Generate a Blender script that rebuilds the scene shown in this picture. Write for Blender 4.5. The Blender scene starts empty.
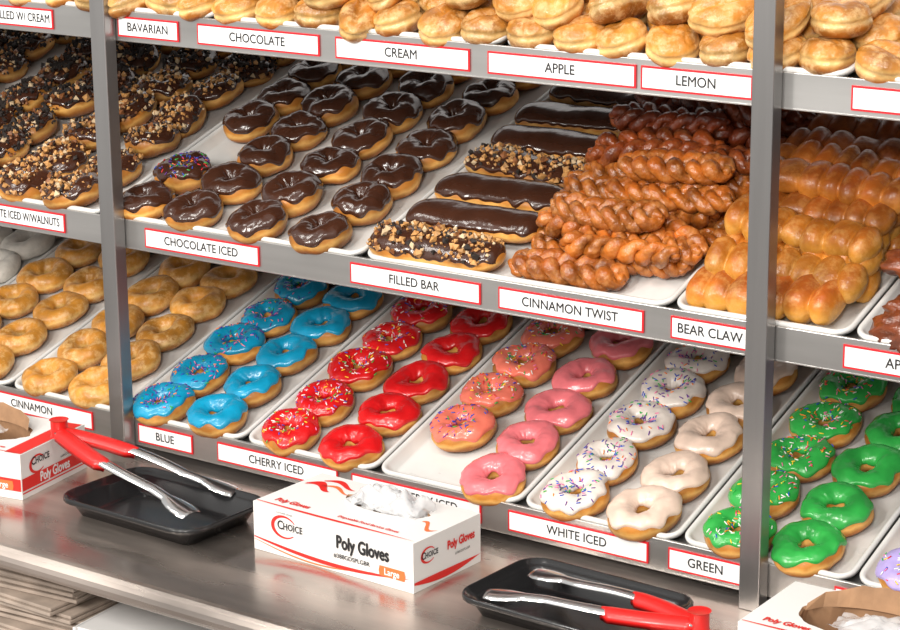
import bpy, math, random
from mathutils import Vector, Matrix, noise
random.seed(7)
ZO=0.95
TI=0.323
ZB,ZM,ZT=0.0,0.29994,0.60191
CT=-0.035
SC=bpy.context.scene
COL=SC.collection
sin,cos,pi=math.sin,math.cos,math.pi
U_=random.uniform
# ------------------------------------------------------------ materials
def mat(name,base=(.5,.5,.5),rough=.5,metal=0,coat=0,coatr=.1,spec=.5,bump=0,bscale=60,bdist=.002,var=0,vscale=8,trans=0,alpha=1,rvar=0,stretch=None):
    m=bpy.data.materials.new(name);m.use_nodes=True
    nt=m.node_tree;b=nt.nodes['Principled BSDF']
    b.inputs['Base Color'].default_value=(*base,1);b.inputs['Roughness'].default_value=rough
    b.inputs['Metallic'].default_value=metal;b.inputs['Coat Weight'].default_value=coat
    b.inputs['Coat Roughness'].default_value=coatr;b.inputs['Specular IOR Level'].default_value=spec
    b.inputs['Transmission Weight'].default_value=trans;b.inputs['Alpha'].default_value=alpha
    tc=nt.nodes.new('ShaderNodeTexCoord');co=tc.outputs['Object']
    if stretch:
        mp=nt.nodes.new('ShaderNodeMapping');mp.inputs['Scale'].default_value=stretch
        nt.links.new(co,mp.inputs['Vector']);co=mp.outputs['Vector']
    if var:
        n=nt.nodes.new('ShaderNodeTexNoise');n.inputs['Scale'].default_value=vscale;n.inputs['Detail'].default_value=6
        nt.links.new(co,n.inputs['Vector'])
        r=nt.nodes.new('ShaderNodeValToRGB')
        r.color_ramp.elements[0].position=.3;r.color_ramp.elements[1].position=.7
        r.color_ramp.elements[0].color=(*[c*(1-var) for c in base],1)
        r.color_ramp.elements[1].color=(*[min(1,c*(1+var)) for c in base],1)
        nt.links.new(n.outputs['Fac'],r.inputs['Fac']);nt.links.new(r.outputs['Color'],b.inputs['Base Color'])
        if rvar:
            mr=nt.nodes.new('ShaderNodeMapRange');mr.inputs['From Min'].default_value=.3;mr.inputs['From Max'].default_value=.7;mr.inputs['To Min'].default_value=max(.02,rough-rvar);mr.inputs['To Max'].default_value=rough+rvar
            nt.links.new(n.outputs['Fac'],mr.inputs['Value']);nt.links.new(mr.outputs['Result'],b.inputs['Roughness'])
    if bump:
        n2=nt.nodes.new('ShaderNodeTexNoise');n2.inputs['Scale'].default_value=bscale;n2.inputs['Detail'].default_value=4
        nt.links.new(co,n2.inputs['Vector'])
        bp=nt.nodes.new('ShaderNodeBump');bp.inputs['Strength'].default_value=bump;bp.inputs['Distance'].default_value=bdist
        nt.links.new(n2.outputs['Fac'],bp.inputs['Height']);nt.links.new(bp.outputs['Normal'],b.inputs['Normal'])
        if coat: nt.links.new(bp.outputs['Normal'],b.inputs['Coat Normal'])
    return m
def ramp_mat(name,stops,zmin,zmax,rough=.45,coat=0,nscale=40,namt=.25,bump=.3,spec=.4,coatr=.15,bscale=90,bdist=.002,glaze=0,gcol=(.85,.68,.45),gscale=70,dark=.5):
    """colour by local height (crust and pale belt) plus baked mottling and flaky glaze"""
    m=mat(name,rough=rough,coat=coat,bump=bump,bscale=bscale,spec=spec,coatr=coatr,bdist=bdist)
    nt=m.node_tree;b=nt.nodes['Principled BSDF'];N=nt.nodes.new;L=nt.links.new
    tc=N('ShaderNodeTexCoord');sp=N('ShaderNodeSeparateXYZ');L(tc.outputs['Object'],sp.inputs[0])
    mr=N('ShaderNodeMapRange');mr.inputs['From Min'].default_value=zmin;mr.inputs['From Max'].default_value=zmax
    L(sp.outputs['Z'],mr.inputs['Value'])
    oi=N('ShaderNodeObjectInfo')
    va=N('ShaderNodeVectorMath');va.operation='ADD';L(tc.outputs['Object'],va.inputs[0]);L(oi.outputs['Random'],va.inputs[1])
    n=N('ShaderNodeTexNoise');n.inputs['Scale'].default_value=nscale;n.inputs['Detail'].default_value=4
    L(va.outputs[0],n.inputs['Vector'])
    ma=N('ShaderNodeMath');ma.operation='MULTIPLY_ADD';ma.inputs[1].default_value=namt*1.6;ma.inputs[2].default_value=-namt*.8
    L(n.outputs['Fac'],ma.inputs[0])
    ad=N('ShaderNodeMath');ad.operation='ADD';L(mr.outputs[0],ad.inputs[0]);L(ma.outputs[0],ad.inputs[1])
    r=N('ShaderNodeValToRGB');cr=r.color_ramp
    while len(cr.elements)<len(stops): cr.elements.new(.5)
    for e,(p,c) in zip(cr.elements,stops): e.position=p;e.color=(*c,1)
    L(ad.outputs[0],r.inputs['Fac'])
    n3=N('ShaderNodeTexNoise');n3.inputs['Scale'].default_value=nscale*.6;n3.inputs['Detail'].default_value=6;L(va.outputs[0],n3.inputs['Vector'])
    m3=N('ShaderNodeMapRange');m3.inputs['From Min'].default_value=.35;m3.inputs['From Max'].default_value=.65;m3.inputs['To Min'].default_value=dark;m3.inputs['To Max'].default_value=1.1
    L(n3.outputs['Fac'],m3.inputs['Value'])
    hs=N('ShaderNodeHueSaturation')
    mr2=N('ShaderNodeMapRange');mr2.inputs['To Min'].default_value=.78;mr2.inputs['To Max'].default_value=1.12
    L(oi.outputs['Random'],mr2.inputs['Value'])
    mm=N('ShaderNodeMath');mm.operation='MULTIPLY';L(mr2.outputs[0],mm.inputs[0]);L(m3.outputs[0],mm.inputs[1]);L(mm.outputs[0],hs.inputs['Value'])
    L(r.outputs['Color'],hs.inputs['Color']);out=hs.outputs['Color']
    if glaze:
        n4=N('ShaderNodeTexNoise');n4.inputs['Scale'].default_value=gscale;n4.inputs['Detail'].default_value=6;n4.inputs['Roughness'].default_value=.7;L(va.outputs[0],n4.inputs['Vector'])
        m4=N('ShaderNodeMapRange');m4.inputs['From Min'].default_value=.48;m4.inputs['From Max'].default_value=.62;m4.inputs['To Max'].default_value=glaze;L(n4.outputs['Fac'],m4.inputs['Value'])
        mx=N('ShaderNodeMix');mx.data_type='RGBA';L(m4.outputs[0],mx.inputs['Factor']);L(out,mx.inputs['A']);mx.inputs['B'].default_value=(*gcol,1);out=mx.outputs['Result']
    L(out,b.inputs['Base Color'])
    return m
M={}
M['dough']=ramp_mat('fried_dough',[(0,(.24,.07,.010)),(.28,(.46,.16,.02)),(.47,(.80,.44,.12)),(.62,(.54,.21,.03)),(1,(.40,.13,.018))],0,.037,rough=.5,coat=.1,namt=.3,dark=.65)
M['glazed']=ramp_mat('glazed_dough',[(0,(.34,.10,.012)),(.3,(.60,.23,.028)),(.46,(.88,.54,.17)),(.62,(.70,.31,.045)),(1,(.64,.26,.034))],0,.037,rough=.45,coat=.25,nscale=50,coatr=.25,dark=.6,glaze=.42,gcol=(.88,.62,.30),bdist=.003,bump=.5)
M['filled']=ramp_mat('filled_dough',[(0,(.28,.08,.008)),(.28,(.50,.17,.02)),(.44,(.84,.54,.20)),(.56,(.80,.46,.14)),(.68,(.62,.25,.035)),(1,(.50,.17,.02))],0,.046,rough=.40,coat=.35,nscale=34,coatr=.22,bump=.8,bscale=50,bdist=.005,dark=.5,glaze=.5,gcol=(.80,.53,.25),gscale=50)
M['sugar']=mat('powdered_sugar',(.66,.62,.56),.8,bump=.5,bscale=120,var=.15,vscale=60)
cl=dict(rough=.40,coat=.28,coatr=.22,nscale=34,bump=.6,bscale=55,bdist=.004,gscale=60)
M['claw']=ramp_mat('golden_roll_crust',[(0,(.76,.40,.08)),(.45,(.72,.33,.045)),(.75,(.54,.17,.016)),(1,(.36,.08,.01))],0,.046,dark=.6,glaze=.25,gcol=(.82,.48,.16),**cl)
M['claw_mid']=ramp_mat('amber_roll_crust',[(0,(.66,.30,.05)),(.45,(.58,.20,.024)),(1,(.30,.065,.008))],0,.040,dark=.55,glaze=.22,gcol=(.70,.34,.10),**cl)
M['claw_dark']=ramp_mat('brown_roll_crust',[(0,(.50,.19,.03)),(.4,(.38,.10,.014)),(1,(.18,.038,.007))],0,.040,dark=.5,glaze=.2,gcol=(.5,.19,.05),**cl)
tk=dict(rough=.34,coat=.4,coatr=.16,nscale=60,bump=.9,bscale=90,bdist=.004)
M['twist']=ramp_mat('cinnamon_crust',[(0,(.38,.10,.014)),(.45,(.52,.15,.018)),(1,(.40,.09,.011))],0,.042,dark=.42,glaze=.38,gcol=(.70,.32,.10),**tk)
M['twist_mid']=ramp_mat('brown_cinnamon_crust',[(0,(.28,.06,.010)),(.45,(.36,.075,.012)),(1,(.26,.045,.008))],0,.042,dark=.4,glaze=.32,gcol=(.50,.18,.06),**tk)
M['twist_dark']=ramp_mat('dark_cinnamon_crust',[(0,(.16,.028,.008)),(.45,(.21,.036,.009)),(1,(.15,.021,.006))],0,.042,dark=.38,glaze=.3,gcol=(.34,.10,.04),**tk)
M['fritter']=ramp_mat('fritter_crust',[(0,(.14,.03,.008)),(.5,(.22,.048,.012)),(1,(.24,.055,.018))],0,.05,rough=.3,coat=.45,nscale=80,bump=.8,glaze=.2,gcol=(.36,.13,.06))
def icing(n,c,rough=.27,bump=.45,**k): return mat('icing_'+n,c,rough,coat=.32,coatr=.13,bump=bump,bscale=38,bdist=.004,var=.16,vscale=35,**k)
M['choc']=icing('chocolate',(.048,.016,.008),.2)
M['blue']=icing('blue',(.004,.27,.46))
M['red']=icing('red',(.58,.008,.010))
M['pink']=icing('pink',(.74,.17,.19))
M['salmon']=icing('salmon_pink',(.78,.18,.12))
M['white']=icing('white',(.70,.53,.43),.34)
M['white2']=icing('bright_white',(.72,.64,.58),.34)
M['green']=icing('green',(.03,.35,.06))
M['lavender']=icing('lavender',(.42,.34,.66))
SPR=[mat('sprinkle_'+n,c,.4) for n,c in [('white',(.85,.85,.8)),('blue',(.02,.08,.5)),('red',(.7,.02,.03)),('yellow',(.9,.6,.02)),('green',(.03,.4,.06)),('orange',(.9,.22,.02)),('pink',(.85,.2,.4)),('purple',(.12,.02,.25))]]
M['nut']=mat('chopped_nut',(.50,.25,.08),.55,var=.4,vscale=150)
M['nut_d']=mat('nut_skin',(.22,.08,.025),.5,var=.4,vscale=150)
M['crumb_w']=mat('cookie_cream_crumb',(.62,.46,.28),.7)
M['crumb_d']=mat('dark_cookie_crumb',(.02,.013,.01),.75)
M['steel']=mat('brushed_steel',(.50,.49,.475),.34,metal=.88,var=.25,vscale=14,bump=.1,bscale=60,stretch=(.07,1,1))
M['post_steel']=mat('brushed_post_steel',(.34,.33,.325),.32,metal=.88,var=.2,vscale=14,bump=.08,bscale=60,stretch=(1,1,.07))
M['steel_top']=mat('worn_steel_worktop',(.50,.435,.39),.28,metal=.88,var=.34,vscale=16,rvar=.14,bump=.06,bscale=25,stretch=(.2,1,1))
M['steel_dark']=mat('dull_steel',(.30,.29,.28),.5,metal=.7)
M['tray']=mat('white_tray',(.66,.65,.63),.32,coat=.3,var=.12,vscale=9,rvar=.08)
M['card']=mat('white_card',(.80,.80,.80),.4)
M['redcard']=mat('red_card_border',(.62,.012,.02),.4)
M['ink']=mat('black_ink',(.012,.012,.014),.6)
M['redink']=mat('red_ink',(.68,.02,.015),.45)
M['orangeink']=mat('orange_ink',(.8,.16,.04),.45)
M['box']=mat('white_coated_cardboard',(.76,.74,.72),.45)
M['kraft']=mat('brown_cardboard',(.34,.19,.10),.8,var=.2,vscale=40)
M['glove']=mat('thin_clear_plastic',(.78,.78,.79),.22,alpha=.42,bump=.4,bscale=60)
M['black']=mat('black_plastic',(.012,.012,.013),.24,coat=.3)
M['redgrip']=mat('red_rubber',(.66,.012,.010),.36,coat=.2)
M['chrome']=mat('polished_steel',(.70,.70,.70),.2,metal=1)
M['paper']=mat('newsprint',(.42,.34,.28),.9,var=.4,vscale=14)
M['wpaper']=mat('white_paper',(.78,.77,.76),.8)
# ------------------------------------------------------------ helpers
def mesh(name,v,f,mats,mi=None,smooth=True):
    me=bpy.data.meshes.new(name);me.from_pydata([tuple(p) for p in v],[],f)
    for m in mats: me.materials.append(m)
    if mi: me.polygons.foreach_set('material_index',mi)
    me.polygons.foreach_set('use_smooth',[smooth]*len(me.polygons));me.update()
    return me
def obj(name,data,parent=None,mw=None,**kw):
    o=bpy.data.objects.new(name,data);COL.objects.link(o)
    if parent: o.parent=parent
    if mw is not None:
        if parent: o.matrix_local=mw
        else: o.matrix_world=mw
    for k,v in kw.items(): o[k]=v
    return o
def box_vf(x0,x1,y0,y1,z0,z1,v,f):
    b=len(v);v+=[(x0,y0,z0),(x1,y0,z0),(x1,y1,z0),(x0,y1,z0),(x0,y0,z1),(x1,y0,z1),(x1,y1,z1),(x0,y1,z1)]
    f+=[(b,b+3,b+2,b+1),(b+4,b+5,b+6,b+7),(b,b+1,b+5,b+4),(b+1,b+2,b+6,b+5),(b+2,b+3,b+7,b+6),(b+3,b,b+4,b+7)]
def bevel(o,w=.002,s=2):
    md=o.modifiers.new('bevel','BEVEL');md.width=w;md.segments=s;md.limit_method='ANGLE'
def T(x,y,z): return Matrix.Translation((x,y,z))
def shelfM(x,s,zs,h=.0075,rz=0,rx=0,ry=0):
    n=Vector((0,-sin(TI),cos(TI)))
    p=Vector((x,s*cos(TI),zs+s*sin(TI)+ZO))+n*h
    return Matrix.Translation(p)@Matrix.Rotation(TI,4,'X')@Matrix.Rotation(rz,4,'Z')@Matrix.Rotation(rx,4,'X')@Matrix.Rotation(ry,4,'Y')
def grid_faces(n,m,closed_u=True,closed_v=True,b=0):
    f=[]
    for i in range(n if closed_u else n-1):
        for j in range(m if closed_v else m-1):
            i2=(i+1)%n;j2=(j+1)%m
            f.append((b+i*m+j,b+i2*m+j,b+i2*m+j2,b+i*m+j2))
    return f
# ---- ring donut
RM,RT=.0285,.0176
class Ring:
    def __init__(s,seed,RMm=RM,rt=RT,h=.97):
        r=random.Random(seed);s.a=[r.uniform(0,6.28) for _ in range(8)];s.o=Vector((seed*3.1,seed*1.7,0));s.R=RMm;s.r=rt;s.h=h
    def pt(s,ph,th,t=0):
        a=s.a
        R=s.R*(1+.04*sin(2*ph+a[0])+.03*sin(3*ph+a[1]))
        r=s.r*(1+.06*sin(2*ph+a[2])+.03*sin(5*ph+a[3])+.03*sin(3*ph+2*th+a[4]))+t
        q=Vector((cos(ph)*max(.0008,R+r*cos(th)),sin(ph)*max(.0008,R+r*cos(th)),s.r*s.h+r*s.h*sin(th)))
        q+=q.normalized()*.0018*noise.noise(q*60+s.o)
        if q.z<.002: q.z=.002*(q.z/.002 if q.z>0 else 0)*.5+.0005
        return q
def dough_mesh(ring,m,n=44,k=22):
    v=[ring.pt(2*pi*i/n,2*pi*j/k) for i in range(n) for j in range(k)]
    return mesh('dough',v,grid_faces(n,k),[m])
def icing_mesh(ring,m,seed,n=80,k=18,lo=20,amp=19,inner=172):
    r=random.Random(seed+99);a=[r.uniform(0,6.28) for _ in range(5)]
    v=[]
    for i in range(n):
        ph=2*pi*i/n
        t1=math.radians(lo+amp*(.55*sin(2*ph+a[4])+.4*sin(5*ph+a[1])+.35*sin(9*ph+a[2])+.6*noise.noise(Vector((cos(ph)*2.5,sin(ph)*2.5,seed*3)))))
        t2=math.radians(inner+8*sin(3*ph+a[3]))
        for j in range(k):
            w=j/(k-1);th=t1+(t2-t1)*w
            e=min(w,1-w)*2
            off=-.0012+.0036*min(1,(e/.16))**.5 if e<.16 else .0024
            if .16<=e<.35 and w<.5: off+=.0005
            off+=.0008*noise.noise(Vector((cos(ph)*4,sin(ph)*4,th*3+seed)))
            v.append(ring.pt(ph,th,off))
    return mesh('icing',v,grid_faces(n,k,True,False),[m])
def sprinkle_geo(pts,mats,L=.0052,rad=.0008,seed=0,choose=None):
    r=random.Random(seed);v=[];f=[];mi=[]
    for p,nrm in pts:
        t=nrm.cross(Vector((r.uniform(-1,1),r.uniform(-1,1),r.uniform(-1,1)))).normalized()
        u=nrm.cross(t).normalized();b=len(v);l=L*r.uniform(.7,1.1)/2;c=p+nrm*rad*.7
        for sgn in (-1,1):
            for q in range(5):
                an=2*pi*q/5;v.append(c+t*l*sgn+(u*cos(an)+nrm*sin(an))*rad)
        v.append(c-t*(l+rad));v.append(c+t*(l+rad))
        fs=[(b+q,b+(q+1)%5,b+5+(q+1)%5,b+5+q) for q in range(5)]+[(b+(q+1)%5,b+q,b+10) for q in range(5)]+[(b+5+q,b+5+(q+1)%5,b+11) for q in range(5)]
        f+=fs;m=r.choice(choose) if choose else r.randrange(len(mats));mi+=[m]*len(fs)
    return mesh('sprinkles',v,f,mats,mi)
def chunk_geo(pts,mats,size,seed):
    r=random.Random(seed);v=[];f=[];mi=[]
    base=[Vector(q) for q in [(1,0,0),(-1,0,0),(0,1,0),(0,-1,0),(0,0,1),(0,0,-1)]]
    fc=[(0,2,4),(2,1,4),(1,3,4),(3,0,4),(2,0,5),(1,2,5),(3,1,5),(0,3,5)]
    for p,nrm in pts:
        s=size*r.choice((.4,.55,.7,.9,1,1.5));b=len(v);R=Matrix.Rotation(r.uniform(0,6),3,Vector((r.uniform(-1,1),r.uniform(-1,1),r.uniform(-1,1))).normalized())
        for q in base: v.append(p+nrm*s*.4+R@(q*s*r.uniform(.5,1.25)))
        f+=[tuple(b+i for i in t) for t in fc];mi+=[r.randrange(len(mats))]*8
    return mesh('chopped_topping',v,f,mats,mi,False)
def ring_pts(ring,n,seed,lo=35,hi=160,off=.0024):
    r=random.Random(seed+5);out=[]
    for _ in range(n):
        ph=r.uniform(0,2*pi);th=math.radians(r.uniform(lo,hi))
        p=ring.pt(ph,th,off);c=ring.pt(ph,th,off-.004);out.append((p,(p-c).normalized()))
    return out
RINGS=[Ring(i) for i in range(1,6)]
CR=[Ring(i+10,.0248,.0196,.96) for i in range(5)]   # plumper rings with nearly closed centres
NR=len(RINGS)
DOUGH=[dough_mesh(r,M['dough']) for r in RINGS]
CDOUGH=[dough_mesh(r,M['dough']) for r in CR]
GLAZ=[dough_mesh(r,M['glazed']) for r in RINGS]
SUG=[dough_mesh(r,M['sugar']) for r in RINGS]
ICE={c:[icing_mesh(r,M[c],i) for i,r in enumerate(RINGS)] for c in ('blue','red','pink','salmon','white','white2','green','lavender')}
ICE['choc']=[icing_mesh(r,M['choc'],i,lo=16,inner=178) for i,r in enumerate(CR)]
nt_=[M['nut'],M['nut'],M['nut'],M['nut_d'],M['crumb_w'],M['crumb_d']]
SPM={
 'rainbow':[sprinkle_geo(ring_pts(r,95,i),SPR,seed=i,choose=[0,0,1,2,3,4,5,6]) for i,r in enumerate(RINGS)],
 'dark':[sprinkle_geo(ring_pts(r,85,i+20),SPR,seed=i+3,choose=[1,7,7,1,6,4,5]) for i,r in enumerate(RINGS)],
 'cdark':[sprinkle_geo(ring_pts(r,110,i+20),SPR,seed=i+3,choose=[1,7,7,1,2,4,5,7]) for i,r in enumerate(CR)],
 'nuts':[chunk_geo(ring_pts(r,190,i+40,25,180),nt_,.0040,i) for i,r in enumerate(CR)],
 'crumbs':[chunk_geo(ring_pts(r,360,i+60,8,180),[M['crumb_w'],M['nut'],M['nut_d']]+[M['crumb_d']]*9,.0040,i) for i,r in enumerate(CR)]}
def donut(kind,top,x,s,zs,label,group,h=.0075,tilt=.06):
    i=random.randrange(NR)
    m=shelfM(x+U_(-.004,.004),s+U_(-.004,.004),zs,h,U_(0,6.28),U_(-tilt,tilt)*.6,U_(-tilt,tilt)*.6)
    sc=U_(.94,1.02);m=m@Matrix.Diagonal((sc,sc,U_(.9,1.06),1))
    if kind in('glazed','sugar'):
        return obj('donut',(GLAZ if kind=='glazed' else SUG)[i],None,m,label=label,category='donut',group=group)
    e=obj('donut',None,None,m,label=label,category='donut',group=group);e.empty_display_size=.02
    obj('dough',(CDOUGH if kind=='choc' else DOUGH)[i],e)
    obj('icing',ICE[kind][i],e)
    if top:
        o=obj({'rainbow':'sprinkles','cdark':'sprinkles','dark':'sprinkles','nuts':'chopped_nuts','crumbs':'cookie_crumbs'}[top],SPM[top][i],e);o['kind']='stuff'
    return e
# ------------------------------------------------------------ trays
def rrect(w,d,r,inset,z,n=5):
    pts=[];x0,x1,y0,y1=inset,w-inset,inset,d-inset;r=max(r-inset,.003)
    for cx,cy,a0 in ((x1-r,y1-r,0),(x0+r,y1-r,90),(x0+r,y0+r,180),(x1-r,y0+r,270)):
        for k in range(n+1):
            a=math.radians(a0+90*k/n);pts.append((cx+r*cos(a),cy+r*sin(a),z))
    return pts
def pan_mesh(name,w,d,r,prof,m):
    v=[];L=None
    for ins,z in prof:
        p=rrect(w,d,r,ins,z);L=len(p);v+=p
    f=grid_faces(len(prof),L,False,True)
    f=[tuple(reversed(q)) for q in f]
    f.append(tuple(reversed(range(L))));f.append(tuple(range((len(prof)-1)*L,len(prof)*L)))
    return mesh(name,v,f,[m])
TP=[(.016,0),(.008,.012),(.0005,.012),(0,.016),(.001,.018),(.003,.0188),(.006,.018),(.008,.015),(.014,.0035),(.018,.002),(.03,.002)]
def tray(x0,x1,zs,label):
    g=.004
    me=pan_mesh('sheet_tray',x1-x0-g,.655,.022,TP,M['tray'])
    m=shelfM(x0+g/2,.010,zs,.0045)
    return obj('sheet_tray',me,None,m,label=label,category='tray',group='white sheet trays on the display rack')
SP=.2388;B0=.0522;M0=-.2036
def bt(i): return B0+SP*i
tb=[(-5,'powdered donuts'),(-4,'powdered donuts'),(-3,'glazed donuts'),(-2,'glazed donuts'),(-1,'blue iced donuts'),(0,'red iced donuts'),(1,'pink iced donuts'),(2,'white iced donuts'),(3,'green iced donuts'),(4,'lavender iced donuts')]
for i,n in tb: tray(bt(i),bt(i+1),ZB,'narrow white sheet tray holding '+n)
for a,b,n in [(-1.159,-.681,'crumb-topped chocolate donuts'),(-.681,M0,'nut-topped chocolate donuts'),(M0,.274,'chocolate iced donuts'),(.274,.7516,'chocolate bars and cinnamon twists'),(.7516,.992,'golden bear claw pastries'),(.992,1.232,'brown fritters')]:
    tray(a,b,ZM,'white sheet tray holding '+n)
for a,b in [(-.681,M0),(M0,.024),(.024,.263),(.263,.502),(.502,.741),(.741,.98),(.98,1.22)]:
    tray(a,b,ZT,'white sheet tray holding filled glazed donuts')
# ------------------------------------------------------------ ring donuts bottom
rows=[.043+.0835*k for k in range(7)]
def col(i,kindL,topL,kindR,topR,lbL,lbR,grp,xo=(.066,.172),skip=()):
    for c,(k,t,lb) in enumerate(((kindL,topL,lbL),(kindR,topR,lbR))):
        for r,s in enumerate(rows):
            if (c,r) in skip: continue
            if k=='salmon' and r==1: donut(k,'dark',bt(i)+xo[c],s,ZB,'pink iced ring donut with purple sprinkles on a white tray',grp)
            else: donut(k,t,bt(i)+xo[c],s,ZB,lb,grp)
col(-5,'sugar',None,'sugar',None,'white powdered ring donut on a tray','white powdered ring donut on a tray','powdered donuts on the lowest shelf')
col(-4,'sugar',None,'sugar',None,'white powdered ring donut on a tray','white powdered ring donut on a tray','powdered donuts on the lowest shelf')
for i in(-3,-2): col(i,'glazed',None,'glazed',None,'golden glazed ring donut on a white tray','golden glazed ring donut on a white tray','golden glazed donuts on the lowest shelf',xo=(.055,.16))
col(-1,'blue','dark','blue',None,'blue iced ring donut with dark sprinkles on a white tray','plain glossy blue iced ring donut on a white tray','blue iced donuts',xo=(.064,.168))
col(0,'red','rainbow','red',None,'red iced ring donut with rainbow sprinkles on a white tray','plain glossy red iced ring donut on a white tray','cherry iced donuts',xo=(.066,.178))
col(1,'salmon','rainbow','pink',None,'pink iced ring donut with rainbow sprinkles on a white tray','plain pink iced ring donut on a white tray','pink iced donuts',xo=(.067,.178),skip=((0,0),))
col(2,'white2','dark','white',None,'white iced ring donut with coloured sprinkles on a white tray','plain white iced ring donut on a white tray','white iced donuts',xo=(.073,.177))
col(3,'green','rainbow','green',None,'green iced ring donut with rainbow sprinkles on a white tray','plain glossy green iced ring donut on a white tray','green iced donuts',xo=(.068,.168))
col(4,'lavender','rainbow','lavender',None,'lavender iced ring donut with rainbow sprinkles on a white tray','plain lavender iced ring donut on a white tray','lavender iced donuts',xo=(.074,.178))
# ------------------------------------------------------------ middle shelf ring donuts
for c,x in enumerate((-.148,-.047,.070,.193)):
    for r,s in enumerate(rows):
        if (c,r)==(0,2): continue
        t='cdark' if (c,r)==(0,1) else None
        donut('choc',t,x,s+(.008 if c==0 else -.004 if c==3 else 0),ZM,'chocolate iced ring donut with dark sprinkles on a white tray' if t else 'glossy chocolate iced ring donut on a white tray','chocolate iced donuts',tilt=.12)
for c,x in enumerate((-1.10,-.99,-.88,-.77,-.625,-.52,-.40,-.285)):
    for r,s in enumerate(rows):
        if c<2 and r<3: continue
        t='crumbs' if (c<6 or r>4) else 'nuts'
        donut('choc',t,x+U_(-.008,.008),s+U_(-.006,.006),ZM,'chocolate iced ring donut covered in '+('dark cookie crumbs' if t=='crumbs' else 'chopped walnuts'),'topped chocolate donuts on the middle shelf',tilt=.3)
# ------------------------------------------------------------ long pastries
def loaf_pt(x,an,L,W,H,lobes,seed,off=0,sharp=6,depth=.3):
    t=2*x/L;e=max(0,1-abs(t)**sharp)**.5
    l=1;jy=0
    if lobes:
        xx=x/L+.5;xx=xx+.03*sin(2*pi*xx+seed)*sin(pi*xx)
        k=min(lobes-1,max(0,math.floor(lobes*xx)));g=random.Random(seed*31+k);sv=abs(sin(pi*lobes*xx))**.42
        l=(1-depth)+depth*sv
        l*=1+g.uniform(-.16,.12)*sv;jy=g.uniform(-.006,.006)*sv
    w=W/2*e*(l*.6+.4)+off*(1 if e>0 else 0);h=H/2*e*l+off*(1 if e>0 else 0)
    ca,sa=cos(an),sin(an)
    if lobes: # squarer bun section
        ca=math.copysign(abs(ca)**.78,ca);sa=math.copysign(abs(sa)**.78,sa)
    q=Vector((x,w*ca+jy,H/2+h*sa));nn=noise.noise(Vector((x*18+seed*7,q.y*18,q.z*18)))
    if lobes: q+=Vector((0,cos(an),sin(an)))*.0026*noise.noise(q*55+Vector((seed,0,0)))*e
    return q+Vector((0,q.y*.12*nn,q.z*.12*nn))+Vector((0,.004*sin(x*14+seed),0))
def loaf_mesh(name,L,W,H,lobes,seed,m,n=40,k=20,a0=0,a1=2*pi,off=0,xs=1,sharp=6,depth=.3,ragged=0):
    v=[];full=abs(a1-a0-2*pi)<1e-3
    for i in range(n+1):
        t=-cos(pi*i/n)*xs if not lobes else -1+2*i/n
        x=t*L/2
        for j in range(k):
            w=j/k if full else j/(k-1)
            lo,hi=a0,a1
            if ragged:
                lo+=ragged*noise.noise(Vector((x*60,seed,0)));hi+=ragged*noise.noise(Vector((x*60,seed,5)))
            o=off
            if not full:
                ed=min(w,1-w)*2;o=off if ed>.15 else -.001+(off+.001)*(ed/.15)**.5
                if abs(t)>.9*xs: o*= max(0,(xs-abs(t))/(xs*.1))**.5
            v.append(loaf_pt(x,lo+(hi-lo)*w,L,W,H,lobes,seed,o,sharp,depth))
    return mesh(name,v,grid_faces(n+1,k,False,full),[m])
def loaf_pts(n,L,W,H,seed,off=.002):
    r=random.Random(seed);o=[]
    for _ in range(n):
        x=r.uniform(-.46,.46)*L;a=math.radians(r.uniform(25,155));p=loaf_pt(x,a,L,W,H,0,seed,off);q=loaf_pt(x,a,L,W,H,0,seed,off-.003)
        o.append((p,(p-q).normalized()))
    return o
BL,BW,BH=.212,.066,.038
BAR=[(loaf_mesh('dough',BL,BW,BH,0,i,M['dough']),loaf_mesh('icing',BL,BW,BH,0,i,M['choc'],n=60,a0=math.radians(12),a1=math.radians(168),off=.0024,xs=.98,ragged=.45)) for i in range(4)]
BN=[chunk_geo(loaf_pts(290,BL,BW,BH,i),nt_,.0042,i) for i in range(4)]
for r in range(8):
    s=.046+.0735*r;i=r%4;nuts=r in(0,3)
    e=obj('chocolate_bar_donut',None,None,shelfM(.383+U_(-.006,.008),s,ZM,.0075,U_(-.07,.07),U_(-.08,.08)),label='long chocolate iced bar donut '+('topped with chopped nuts' if nuts else 'with smooth glossy icing'),category='donut',group='chocolate filled bars')
    obj('dough',BAR[i][0],e);obj('icing',BAR[i][1],e)
    if nuts: o=obj('chopped_nuts',BN[i],e);o['kind']='stuff'
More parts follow.
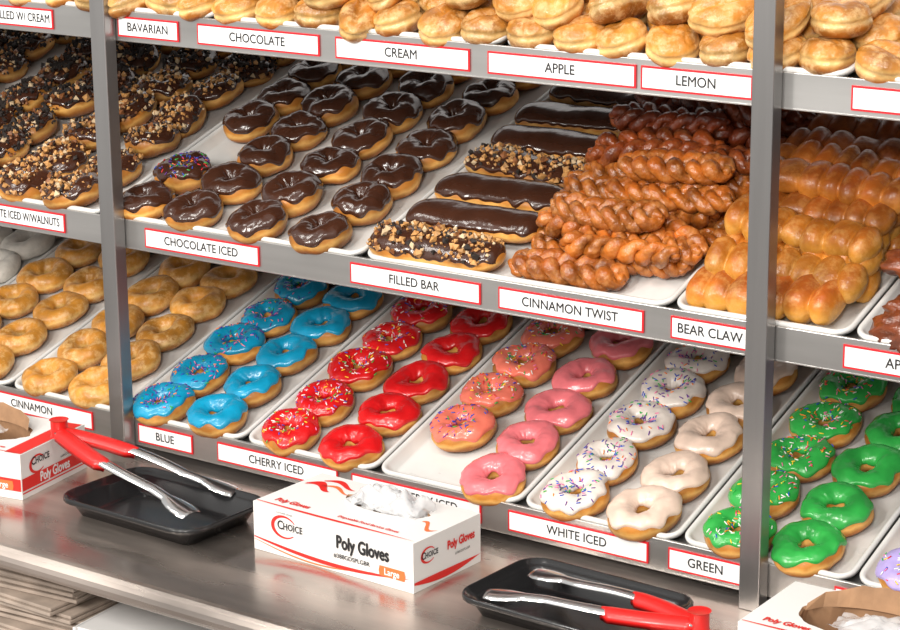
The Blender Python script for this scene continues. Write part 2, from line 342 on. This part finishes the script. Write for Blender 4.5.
def braid_mesh(name,L,seed,m,A=.0150,B=.0080,rad=.0098,turns=2.3):
    v=[];f=[];n=90;k=10;rr=random.Random(seed)
    j1,j2=rr.uniform(0,6),rr.uniform(0,6)
    for st in range(3):
        P=[]
        for i in range(n+1):
            t=i/n;w=2*pi*turns*(t+.015*sin(7*t+j1))+2*pi*st/3
            env=min(1,min(t,1-t)*7+.25)
            P.append(Vector(((t-.5)*L,A*env*sin(w)*(1+.12*sin(5*t+j2))+.008*sin(3.5*t+j2),B*sin(2*w)*env+.018+.003*sin(5*t+seed))))
        b=len(v)
        for i in range(n+1):
            t=i/n
            d=(P[min(n,i+1)]-P[max(0,i-1)]).normalized();u=d.cross(Vector((0,0,1))).normalized();q=u.cross(d)
            r=rad*(.98+.20*sin(2*(2*pi*turns*t+2*pi*st/3)+seed)+.28*noise.noise(P[i]*60+Vector((seed,st,0))))*min(1,(min(t,1-t)*10)+.15)**.5
            for j in range(k):
                a=2*pi*j/k;pp=P[i]+(u*cos(a)+q*sin(a))*r
                pp+=(u*cos(a)+q*sin(a))*.0024*noise.noise(pp*130+Vector((seed,0,0)));v.append(pp)
        f+=grid_faces(n+1,k,False,True,b)
        f.append(tuple(range(b,b+k)));f.append(tuple(reversed(range(b+n*k,b+n*k+k))))
    return mesh(name,v,f,[m])
TW=[[braid_mesh('cinnamon_twist',.165+.010*(i%3),i+9*g,M[mm]) for i in range(5)] for g,mm in enumerate(('twist','twist_mid','twist_dark'))]
def tw(l,x,s,h,rz,rx=0,ry=0):
    lb={0:'glazed braided cinnamon twist on a white tray',1:'brown braided cinnamon twist in a pile',2:'dark brown braided cinnamon twist on top of a pile'}[l]
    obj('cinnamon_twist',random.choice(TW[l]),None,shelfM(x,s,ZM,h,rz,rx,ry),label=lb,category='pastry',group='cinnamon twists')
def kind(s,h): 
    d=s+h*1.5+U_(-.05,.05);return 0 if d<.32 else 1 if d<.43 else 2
for li,(n0,s0,h,xc) in enumerate(((12,.040,.006,.620),(11,.074,.029,.626),(9,.125,.054,.634),(7,.20,.079,.640),(5,.285,.103,.644))):
    for r in range(n0):
        s=s0+.047*r+U_(-.005,.005);sd=1 if (r+li)%2 else -1
        lim=.08 if r==0 else .30
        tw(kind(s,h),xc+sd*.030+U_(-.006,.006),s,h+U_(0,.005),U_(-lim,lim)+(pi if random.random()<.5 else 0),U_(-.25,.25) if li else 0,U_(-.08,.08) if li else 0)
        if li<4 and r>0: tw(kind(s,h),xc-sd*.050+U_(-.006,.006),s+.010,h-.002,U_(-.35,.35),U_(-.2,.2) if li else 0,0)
CLF=[loaf_mesh('bear_claw',.205,.080,.050,6,i+11,M['claw'],n=100,sharp=14,depth=.5) for i in range(2)]
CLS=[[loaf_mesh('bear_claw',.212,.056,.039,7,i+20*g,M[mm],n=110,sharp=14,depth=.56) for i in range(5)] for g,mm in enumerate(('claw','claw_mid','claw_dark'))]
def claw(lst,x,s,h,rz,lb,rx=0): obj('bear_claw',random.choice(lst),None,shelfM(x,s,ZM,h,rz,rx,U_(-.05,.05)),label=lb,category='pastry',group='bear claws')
claw(CLF,.864,.053,.0065,.02,'puffy golden lobed bear claw pastry on a white tray')
for li,(n0,s0,h,x0) in enumerate(((11,.112,.006,.868),(12,.088,.030,.872),(10,.140,.054,.878),(8,.215,.078,.884))):
    for r in range(n0):
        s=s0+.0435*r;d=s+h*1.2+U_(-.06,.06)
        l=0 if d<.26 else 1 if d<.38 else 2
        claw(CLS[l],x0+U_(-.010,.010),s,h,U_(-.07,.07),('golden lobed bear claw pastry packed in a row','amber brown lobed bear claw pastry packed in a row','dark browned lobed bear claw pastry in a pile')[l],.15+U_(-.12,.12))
def blob_mesh(name,rx,ry,rz,seed,m,amp=.25,fr=40,n=36,k=22,pw=.8,wr=0):
    v=[];g=random.Random(seed+50);ca=g.uniform(-.5,.5)
    for i in range(n):
        for j in range(k):
            ph=2*pi*i/n;th=-pi/2+pi*j/(k-1)
            c=abs(cos(th))**pw;q=Vector((rx*c*cos(ph),ry*c*sin(ph),rz*math.copysign(abs(sin(th))**(.85 if wr else 1),sin(th))))
            if wr:
                yy=q.y*cos(ca)+q.x*sin(ca)*.6
                q.z-=wr*rz*math.exp(-(yy/(ry*.18))**2)*max(0,sin(th))*(1-.5*(q.x/rx)**2)*(.75+.4*sin(seed*2.1))
                q*=1-.07*math.exp(-(sin(th)-.05)**2/.010)          # pinched pale seam around the side
                w=abs(noise.noise(Vector((q.x*24,q.y*45,q.z*45))+Vector((seed*3,0,0))))
                q*=1-.07*max(0,1-w/.12)*max(0,sin(th)*.7+.3)
            q*=1+amp*noise.fractal(q*fr+Vector((seed*5,0,0)),1,2,3)
            q.z=max(q.z+rz,.0)
            v.append(q)
    return mesh(name,v,grid_faces(n,k,True,False),[m])
FR=[blob_mesh('apple_fritter',.052,.044,.022,i,M['fritter'],.42,50) for i in range(3)]
for li in range(2):
    for c in range(2):
        for r in range(6):
            if li and r==0: continue
            obj('apple_fritter',random.choice(FR),None,shelfM(1.062+.110*c-.010*li,.056+.088*r-.02*li,ZM,.0065+.032*li,U_(0,6),U_(-.1,.1)),label='craggy dark brown glazed apple fritter on a tray',category='pastry',group='apple fritters')
# ------------------------------------------------------------ top shelf
FD=[blob_mesh('filled_donut',.037,.033,.0210,i,M['filled'],.085,24,72,40,.66,.34) for i in range(7)]
FL=[blob_mesh('filled_donut',.047,.030,.0210,i+9,M['filled'],.09,24,72,40,.66,.42) for i in range(5)]
x=-.62
while x<1.2:
    for r in range(6):
        s=.036+.064*r
        if x>.95 and r>1: continue
        if x>.74 and r>3: continue
        obj('filled_donut',random.choice(FD+FL[:2]),None,shelfM(x+U_(-.006,.006)+(.03 if r%2 else 0),s,ZT,.0065,U_(0,3),U_(-.2,.2),U_(-.2,.2)),label='golden glazed filled donut with a pale belt',category='donut',group='filled donuts on the top shelf')
    x+=.068
x=-.5
while x<.99:
    for r in range(4):
        if random.random()<.08: continue
        if x>.85 and r>1: continue
        obj('filled_donut',random.choice(FD+FL+FL),None,shelfM(x+U_(-.012,.012),.064+.062*r+U_(-.010,.010),ZT,.036+U_(0,.008),U_(0,6),U_(-.4,.4),U_(-.4,.4)),label='golden glazed filled donut stacked on top of others',category='donut',group='filled donuts on the top shelf')
    x+=.072
# ------------------------------------------------------------ rack
rack=obj('display_rack',None,None,T(.36,0,ZO+CT),label='stainless steel bakery rack with three tilted shelves',category='display rack')
def rp(name,v,f,m,parent=rack,bev=.0015,smooth=False):
    off=Vector((.36,0,CT)) 
    o=obj(name,mesh(name,[Vector(p)-off for p in v],f,[m],None,smooth),parent)
    if bev: bevel(o,bev)
    return o
for xp in (-.168,.885,-1.221,1.938):
    v=[];f=[];box_vf(xp-.014,xp+.014,-.024,-.0015,CT,1.25,v,f);rp('post',v,f,M['post_steel'])
    v=[];f=[];box_vf(xp-.014,xp+.014,.66,.685,CT,1.25,v,f);rp('post',v,f,M['post_steel'])
X0,X1=-1.236,1.953
for zs in (ZB,ZM,ZT):
    c,s=cos(TI),sin(TI);a=[(0.004,0),(.68,0),(.68,-.003),(.004,-.003)]
    P=[(y*c-z*s,zs+y*s+z*c) for y,z in a];v=[]
    for xx in (X0,X1): v+=[(xx,y,z) for y,z in P]
    f=[(0,1,2,3),(7,6,5,4)]+[(i,4+i,4+(i+1)%4,(i+1)%4) for i in range(4)]
    sh=rp('shelf',v,f,M['steel_dark'],bev=0)
    v=[];f=[];box_vf(X0,X1,0,.005,zs-.021,zs+.021,v,f);box_vf(X0,X1,0.0,.013,zs-.0225,zs-.0195,v,f)
    rp('rail',v,f,M['steel'],parent=sh,bev=.001)
# ------------------------------------------------------------ labels
def text_mesh(txt,size,xs=1,shear=0,bold=0,align='CENTER',mt='ink',sp=1):
    cu=bpy.data.curves.new('t','FONT');cu.body=txt;cu.size=size;cu.align_x=align;cu.align_y='CENTER';cu.shear=shear;cu.resolution_u=4;cu.space_character=sp
    o=bpy.data.objects.new('t',cu);COL.objects.link(o)
    dg=bpy.context.evaluated_depsgraph_get();me=bpy.data.meshes.new_from_object(o.evaluated_get(dg))
    bpy.data.objects.remove(o)
    V=[Vector((q.co.x*xs,q.co.y,0)) for q in me.vertices];Fc=[tuple(p.vertices) for p in me.polygons]
    v=[];f=[]
    offs=[(0,0)] if not bold else [(0,0),(bold,0),(-bold,0),(0,bold),(0,-bold)]
    for i,(dx,dy) in enumerate(offs):
        b=len(v);v+=[p+Vector((dx,dy,.00002*i)) for p in V];f+=[tuple(b+q for q in p) for p in Fc]
    return mesh('lettering',v,f,[M[mt]],None,False)
RX=Matrix.Rotation(pi/2,4,'X')
def label(x0,x1,zs,txt,fs=.0172,tx=0):
    w=x1-x0;h=.0285
    v=[];f=[];box_vf(-w/2,w/2,-.0022,-.0006,-h/2,h/2,v,f);nf=len(f)
    box_vf(-w/2+.0025,w/2-.0025,-.0026,-.001,-h/2+.0025,h/2-.0025,v,f)
    me=mesh('shelf_label',v,f,[M['redcard'],M['card']],[0]*nf+[1]*6,False)
    o=obj('shelf_label',me,None,T((x0+x1)/2,0,zs+ZO-.001),label='white price-rail card with red border reading '+txt.lower() if txt else 'blank white card with red border on the rail',category='label',group='shelf labels on the rails')
    if txt:
        t=text_mesh(txt,fs,xs=.95,bold=.00022)
        ws=[vv.co.x for vv in t.vertices];tw=max(ws)-min(ws)
        if tw>w*.9:
            for vv in t.vertices: vv.co.x*=w*.9/tw
        obj('lettering',t,o,T(tx,-.0029,0)@RX)
for a,b,t in [(-.403,-.278,'FILLED W/ CREAM'),(-.149,-.034,'BAVARIAN'),(.001,.2165,'CHOCOLATE'),(.2436,.4595,'CREAM'),(.487,.7033,'APPLE'),(.7103,.8613,'LEMON'),(.9858,1.20,None)]: label(a,b,ZT,t)
for a,b,t in [(-.486,-.2765,'CHOCOLATE ICED W/WALNUTS'),(-.115,.100,'CHOCOLATE ICED'),(.2605,.474,'FILLED BAR'),(.5022,.7187,'CINNAMON TWIST'),(.757,.866,'BEAR CLAW'),(.9876,1.203,'APPLE FRITTER')]: label(a,b,ZM,t)
for a,b,t in [(-.455,-.240,'CINNAMON'),(-.1464,-.039,'BLUE'),(.009,.2306,'CHERRY ICED'),(.255,.473,'STRAWBERRY ICED'),(.5164,.730,'WHITE ICED'),(.759,.866,'GREEN'),(.9876,1.20,None)]: label(a,b,ZB,t,.0172,-.022 if t=='CINNAMON' else 0)
# ------------------------------------------------------------ counter
ctr=obj('counter',None,None,T(.36,.15,0),label='long worn stainless steel counter with an undershelf',category='counter')
def cp(name,v,f,m,bev=.002,smooth=False,parent=ctr):
    o=obj(name,mesh(name,[Vector(p)-Vector((.36,.15,0)) for p in v],f,[m],None,smooth),parent)
    if bev: bevel(o,bev)
    return o
zc=ZO+CT
prof=[(.78,zc),(-.375,zc)]
for k in range(1,9):
    a=pi/2+pi*k/8;prof.append((-.375+.017*cos(a),zc-.017+.017*sin(a)))
prof+=[(-.36,zc-.034),(-.36,zc-.03),(.78,zc-.03)]
v=[];n=len(prof)
for xx in(-1.4,2.1): v+=[(xx,y,z) for y,z in prof]
f=[tuple(range(n)),tuple(reversed(range(n,2*n)))]+[(i,n+i,n+(i+1)%n,(i+1)%n) for i in range(n)]
cp('worktop',v,f,M['steel_top'],0)
v=[];f=[];box_vf(-1.38,2.08,-.34,.76,zc-.34,zc-.32,v,f);cp('undershelf',v,f,M['steel_dark'])
for xx in(-1.3,.36,1.98):
    for yy in(-.28,.70):
        v=[];f=[];box_vf(xx-.02,xx+.02,yy-.02,yy+.02,0,zc-.03,v,f);cp('leg',v,f,M['steel_dark'])
# ------------------------------------------------------------ black trays
BP=[(.024,0),(.012,.019),(.011,.0215),(.001,.0225),(0,.0235),(0,.0285),(.0015,.030),(.004,.0295),(.0065,.025),(.012,.0235),(.015,.021),(.028,.0035),(.036,.002)]
def btray(x,y,rz,lb):
    me=pan_mesh('serving_tray',.255,.168,.034,BP,M['black'])
    obj('serving_tray',me,None,T(x,y,zc+.0005)@Matrix.Rotation(rz,4,'Z'),label=lb,category='tray',group='black plastic tong trays')
btray(-.058,-.265,-.03,'deep rimmed black plastic tray with tongs resting in it')
btray(.598,-.245,-.03,'deep rimmed black plastic tray with tongs resting in it')
# ------------------------------------------------------------ tongs
def tongs(h,t1,t2,lb):
    h,t1,t2=Vector(h),Vector(t1),Vector(t2)
    e=obj('tongs',None,None,Matrix.Translation(h),label=lb,category='tongs',group='red-handled tongs')
    up=Vector((0,0,1))
    for tp in(t1,t2):
        d=tp-h
        out=(tp-(t1+t2)/2).normalized()
        def path(t): return d*t+out*(.012*sin(pi*min(1,t*1.4)))+up*.003*sin(pi*t)
        def strip(t0,t1_,wf,m,nm,th=.0012,n=28,cup=.003):
            v=[];K=7
            for i in range(n+1):
                t=t0+(t1_-t0)*i/n;p=path(t);q=(path(t+.01)-path(t-.01)).normalized()
                side=up.cross(q).normalized();nn=q.cross(side)
                w=wf(t)
                for j in range(K):
                    a=-1+2*j/(K-1);v.append(p+side*w*a+nn*(cup*(1-a*a)-cup*.5))
                for j in range(K):
                    a=1-2*j/(K-1);v.append(p+side*w*a+nn*(cup*(1-a*a)-cup*.5-th))
            f=grid_faces(n+1,2*K,False,True);f.append(tuple(range(2*K)));f.append(tuple(reversed(range(n*2*K,(n+1)*2*K))))
            return obj(nm,mesh(nm,v,f,[m]),e)
        def wa(t):
            if t>.82: 
                u=(t-.82)/.18;return .0095+.009*sin(pi*min(1,u*.75+.02))+.0018*abs(sin(u*14))
            return .0115-.002*t
        strip(.02,1,wa,M['chrome'],'arm',cup=.005,n=60)
        strip(.0,.42,lambda t:.0140*min(1,.5+t*12)*(1 if t<.38 else max(.5,(.44-t)/.06)),M['redgrip'],'grip',th=.008,cup=.007)
    v=[];n=16
    for z in(-.012,.013):
        for i in range(n): a=2*pi*i/n;v.append((.0120*cos(a),.0120*sin(a),z))
    f=grid_faces(2,n,False,True)+[tuple(reversed(range(n))),tuple(range(n,2*n))]
    o=obj('hinge',mesh('hinge',v,f,[M['redgrip']],None,True),e);bevel(o,.002)
tongs((-.142,-.165,ZO+.050),(.134,-.103,ZO-.008),(.140,-.2005,ZO-.010),'steel tongs with red handles resting on a black tray')
tongs((.902,-.175,ZO+.008),(.640,-.120,ZO-.006),(.630,-.2108,ZO-.006),'steel tongs with red handles lying in a black tray')
# ------------------------------------------------------------ glove boxes
def glove_box(x,y,rz,L=.272,D=.145,H=.066,lb='',big=False,flap=False,wl=1.0,ns=8,wx=(-.02,.045)):
    v=[];f=[];mi=[]
    n=48
    def ring(z,kind,sx=1,sy=1,oy=0,ox=0):
        out=[]
        for i in range(n):
            a=2*pi*i/n
            if kind=='r':
                c,s=cos(a),sin(a);k=1/max(abs(c)/(L/2),abs(s)/(D/2));out.append((c*k,s*k,z))
            else:
                jg=1+.07*noise.noise(Vector((cos(a)*4,sin(a)*4,x*5)));out.append((ox+sx*jg*cos(a),oy+sy*jg*sin(a),z))
        return out
    def snap(r):
        for cx in(-L/2,L/2):
            for cy in(-D/2,D/2):
                k=min(range(n),key=lambda i:(r[i][0]-cx)**2+(r[i][1]-cy)**2);r[k]=(cx,cy,r[k][2])
        return r
    if big: ex,ey,oy,ox=.092,.050,0,0
    else: ex,ey,oy,ox=.068,.027,.020,.020
    R=[snap(ring(0,'r')),snap(ring(H,'r')),ring(H,'e',ex,ey,oy,ox),ring(H-.003,'e',ex-.002,ey-.0015,oy,ox),ring(.012,'e',.1,.05)]
    for r in R: v+=r
    for lv in range(4):
        g=grid_faces(2,n,False,True,lv*n);f+=[tuple(reversed(q)) for q in g];mi+=[0 if lv<2 else 1]*len(g)
    f.append(tuple(reversed(range(n))));mi.append(0);f.append(tuple(range(4*n,5*n)));mi.append(1)
    BM=T(x,y,zc+.0003)@Matrix.Rotation(rz,4,'Z')
    B=obj('glove_box',mesh('glove_box',v,f,[M['box'],M['kraft']],mi,False),None,BM,label=lb,category='cardboard box',group='disposable glove boxes')
    def flat(name,pts,mt,mw):
        obj(name,mesh(name,[(p[0],p[1],0) for p in pts],[tuple(range(len(pts)))],[M[mt]],None,False),B,mw)
    FM=T(0,-D/2-.0006,0)@RX
    SM=T(L/2+.0006,0,0)@Matrix.Rotation(pi/2,4,'Z')@RX
    TM=T(0,0,H+.0006)
    def swoosh(x0,x1,y0,amp,w,name,mt,mw,ph=0,fr=1.6):
        p=[];N=24
        for s_ in(1,-1):
            for i in (range(N+1) if s_==1 else range(N,-1,-1)):
                t=i/N;p.append((x0+(x1-x0)*t,y0+amp*sin(pi*t*fr+ph)+s_*w*sin(pi*(t*.9+.1))/2))
        vv=[(a,b,0) for a,b in p];ff=[(i,i+1,2*N+1-i-1,2*N+1-i) for i in range(N)]
        obj(name,mesh(name,vv,ff,[M[mt]],None,False),B,mw)
    def rect(x0,x1,y0,y1,mt,mw): flat('printed_stripe',[(x0,y0),(x1,y0),(x1,y1),(x0,y1)],mt,mw)
    swoosh(-L/2+.001,L/2-.001,.018,-.010,.0055,'printed_stripe','redink',FM,0,1)
    swoosh(-L/2+.001,L/2-.06,.0145,-.012,.0022,'printed_stripe','orangeink',FM,0,1)
    if big:
        rect(-D/2+.001,D/2-.001,.012,.030,'redink',SM);rect(-D/2+.001,D/2-.001,.0075,.0095,'redink',SM)
        rect(-L/2+.001,L/2-.001,.012,.030,'redink',FM@T(0,0,.0003))
        rect(L/2-.030,L/2-.002,-D/2+.004,D/2-.004,'redink',TM)
    else:
        swoosh(-D/2+.001,D/2-.001,.012,-.004,.010,'printed_stripe','redink',SM,0,1)
        swoosh(L/2-.040,L/2-.004,-.01,.012,.009,'printed_stripe','orangeink',TM,1)
        swoosh(-L/2+.025,-L/2+.085,D/2-.024,.008,.010,'printed_stripe','redink',TM)
        swoosh(-L/2+.010,-L/2+.060,D/2-.045,.010,.016,'printed_stripe','redink',TM)
        swoosh(-L/2+.035,-L/2+.090,D/2-.042,.008,.007,'printed_stripe','orangeink',TM)
    swoosh(-L/2+.002,L/2-.002,-D/2+.006,-.001,.005,'printed_stripe','redink',TM)
    def annulus(cx,cy,r1,mw,a0=0,a1=2*pi,th=.3,mt='orangeink'):
        N=28;vv=[]
        for i in range(N+1):
            a=a0+(a1-a0)*i/N;w=r1*th*(.25+.75*sin(pi*i/N));vv+=[(cx+(r1-w)*cos(a),cy+(r1-w)*.72*sin(a),0),(cx+r1*cos(a),cy+r1*.72*sin(a),0)]
        obj('printed_emblem',mesh('printed_emblem',vv,[(2*i,2*i+1,2*i+3,2*i+2) for i in range(N)],[M[mt]],None,False),B,mw)
    annulus(-.081,.041,.022,FM,.5,5.6,.26,'redink')
    q=1.45 if big else 1.15
    annulus(-.040,.043,.013*q,SM,.5,5.6,mt='redink')
    def choice(px,py,sz,mw):
        obj('lettering',text_mesh('C',sz*1.35,.9,0,.0003,'LEFT'),B,mw@T(px,py+.0006,.0002))
        obj('lettering',text_mesh('HOICE',sz,.86,0,.00025,'LEFT',sp=1.06),B,mw@T(px+sz*.80,py,.0002))
        h=sz*.355
        for dx in (.86,1.28,2.09,2.66,3.06):
            for yy in(-h,h):
                flat('lettering',[(px+sz*dx,py+yy-.0002),(px+sz*(dx+.15),py+yy-.0002),(px+sz*(dx+.15),py+yy+.0004),(px+sz*dx,py+yy+.0004)],'ink',mw@T(0,0,.00025))
    choice(-.092,.042,.0125,FM);choice(-.054,.043 if not big else .048,.0085*q,SM)
    for tx,sz,xs,sh,bo,mt,px,py,mw in [('CUSTOMER OWNED',.0034,.9,0,0,'ink',-.079,.0595,FM),
        ('Poly Gloves',.0245,.74,.0,.0009,'ink',.052,.041,FM),('#388GDSPLGBR',.0082,1.05,0,.00012,'ink',.034,.0225,FM),
        ('Poly Gloves',.0160 if not big else .020,.74,.0,.0006,'card' if big else 'redink',.027 if not big else .0,.043 if not big else .021,SM),('#388GDSPLGBR',.0045,1,0,0,'ink',.03,.028 if not big else .036,SM),
        ('Poly Gloves',.0150,.8,.1,.0005,'redink',-L/2+.050,-D/2+.022,TM),('Disposable Food Service Gloves',.0085,.9,0,.0003,'redink',.045,-D/2+.020,TM)]:
        obj('lettering',text_mesh(tx,sz,xs,sh,bo,mt=mt),B,mw@T(px,py,.0004))
    p=[(-.020,-.0068),(.020,-.0068),(.0215,0),(.020,.0068),(-.020,.0068),(-.0215,0)]
    flat('printed_patch',[(a+.100,b+.0195) for a,b in p],'orangeink',FM@T(0,0,.0005))
    obj('lettering',text_mesh('Large',.0125,.9,0,.0002,mt='card'),B,FM@T(.100,.0195,.0009))
    if flap:
        vv=[];N=14
        for i in range(N+1):
            t=i/N;xx=-.088+.176*t;hh=.006+.020*sin(pi*t)**.6*(1+.3*noise.noise(Vector((t*9,x,0))))
            vv+=[(xx,ey*sin(pi*t)**.5*.9,H-.001),(xx,ey*sin(pi*t)**.5*.9+.006,H+hh)]
        obj('torn_flap',mesh('torn_flap',vv,[(2*i,2*i+2,2*i+3,2*i+1) for i in range(N)],[M['kraft']],None,False),B)
    vv=[];ff=[];rng=random.Random(int(x*100))
    for sh in range(ns):
        n1,k1=40,26;b=len(vv);an=rng.uniform(-.4,.4);cx=rng.uniform(*wx);lift=rng.uniform(.010,.030)*wl;o=Vector((sh*9.1,x*7,2))
        for i in range(n1):
            for j in range(k1):
                u=i/(n1-1)-.5;w=j/(k1-1)-.5
                px=u*.105;py=w*.050
                z=lift*(1-(2*u)**2)*(1-(2*w)**2*.8)
                z+=(.022*(abs(noise.noise(Vector((u*4,w*2.2,0))+o))-.1)+.004*noise.noise(Vector((u*12,w*6,0))+o))*wl
                d=Vector((px,py,0));d.rotate(Matrix.Rotation(an,3,'Z'));d+=Vector((noise.noise(d*30+o),noise.noise(d*30-o),0))*.008
                vv.append(Vector((max(ox-ex+.006,min(ox+ex-.006,cx+d.x)),oy+max(-ey+.004,min(ey-.004,d.y)),H-.004+z)))
        ff+=grid_faces(n1,k1,False,False,b)
    W=obj('plastic_gloves',mesh('plastic_gloves',vv,ff,[M['glove']],None,True),None,BM,label='crumpled clear plastic gloves poking out of a box',category='gloves',group='plastic gloves in boxes')
    W['kind']='stuff'
    return B
glove_box(.386,-.138,-.035,L=.268,D=.138,lb='white cardboard glove box with red and black print',wx=(-.005,.045),ns=7)
glove_box(-.287,-.190,.17,L=.27,D=.155,lb='white and red cardboard glove box with torn top',big=True,flap=True,wl=.5,ns=3,wx=(-.02,.02))
glove_box(1.10,-.125,.02,lb='white and red cardboard glove box with open top',flap=True,wl=.5,ns=3,wx=(0,.04),big=True)
# ------------------------------------------------------------ papers under the counter
zsf=zc-.32
for c,(px,py,rz,nn,th,m,w,d,lb,grp) in enumerate([(-.175,-.17,.05,23,.0112,'paper',.34,.30,'folded newspaper lying in a stack','newspapers'),(-.54,-.17,-.05,20,.0112,'paper',.34,.30,'folded newspaper lying in a stack','newspapers'),(.155,-.19,.05,14,.0145,'wpaper',.25,.26,'flat white paper bag bundle in a stack','paper bags')]):
    for i in range(nn):
        v=[];f=[]
        box_vf(-w/2,w/2,-d/2,d/2,0,th*.45,v,f);box_vf(-w/2+.003,w/2-.002,-d/2+.004,d/2,th*.5,th*.93,v,f);box_vf(-w/2,-w/2+.006,-d/2,d/2,0,th*.93,v,f)
        o=obj('newspaper' if m=='paper' else 'paper_bag_bundle',mesh('stack_sheet',v,f,[M[m]],None,False),None,T(px+U_(-.012,.012),py+U_(-.012,.012),zsf+.001+i*th)@Matrix.Rotation(rz+U_(-.07,.07),4,'Z'),label=lb,category='newspaper' if m=='paper' else 'paper bags',group=grp+' under the counter')
        bevel(o,.001,1)
# ------------------------------------------------------------ setting
def plane(name,pts,m):
    o=obj(name,mesh(name,pts,[(0,1,2,3)],[m],None,False));o['kind']='structure';return o
plane('floor',[(-4,-5,0),(5,-5,0),(5,1,0),(-4,1,0)],mat('grey_floor_tile',(.22,.20,.19),.4,var=.15,vscale=3))
wm=mat('white_marble_wall',(.62,.62,.64),.3,var=.2,vscale=4)
plane('wall_back',[(-4,.9,0),(5,.9,0),(5,.9,3),(-4,.9,3)],wm)
# ------------------------------------------------------------ lights
def area(loc,tgt,sx,sy,e,c=(1,1,1)):
    l=bpy.data.lights.new('ceiling_light','AREA');l.shape='RECTANGLE';l.size=sx;l.size_y=sy;l.energy=e;l.color=c
    o=bpy.data.objects.new('ceiling_light',l);COL.objects.link(o);o.location=loc
    o.rotation_euler=(Vector(tgt)-Vector(loc)).to_track_quat('-Z','Y').to_euler()
for xx in(-1.6,.0,1.6):
    area((xx,-1.3,ZO+2.6),(xx*.3+.3,.2,ZO+.2),.3,1.0,19,(1,.96,.9))
    area((xx+.6,-3.2,ZO+1.95),(xx*.3+.3,.3,ZO+.1),.35,1.0,62,(1,.96,.9))
w=bpy.data.worlds.new('World');SC.world=w;w.use_nodes=True
w.node_tree.nodes['Background'].inputs[0].default_value=(1,.98,.955,1);w.node_tree.nodes['Background'].inputs[1].default_value=.64
# ------------------------------------------------------------ camera
yaw,pit,rol,fpx=.62672,.26164,-.00947,2245.74
F=Vector((-sin(yaw)*cos(pit),cos(yaw)*cos(pit),-sin(pit)));R=Vector((cos(yaw),sin(yaw),0));U=R.cross(F)
R2=R*cos(rol)+U*sin(rol);U2=U*cos(rol)-R*sin(rol)
cd=bpy.data.cameras.new('camera');cd.sensor_width=36;cd.lens=36*fpx/900;cd.clip_start=.05
co=bpy.data.objects.new('camera',cd);COL.objects.link(co)
co.matrix_world=Matrix(((R2.x,U2.x,-F.x,2.08674),(R2.y,U2.y,-F.y,-2.29645),(R2.z,U2.z,-F.z,1.02272+ZO),(0,0,0,1)))
SC.camera=co
SC.view_settings.view_transform='Standard'
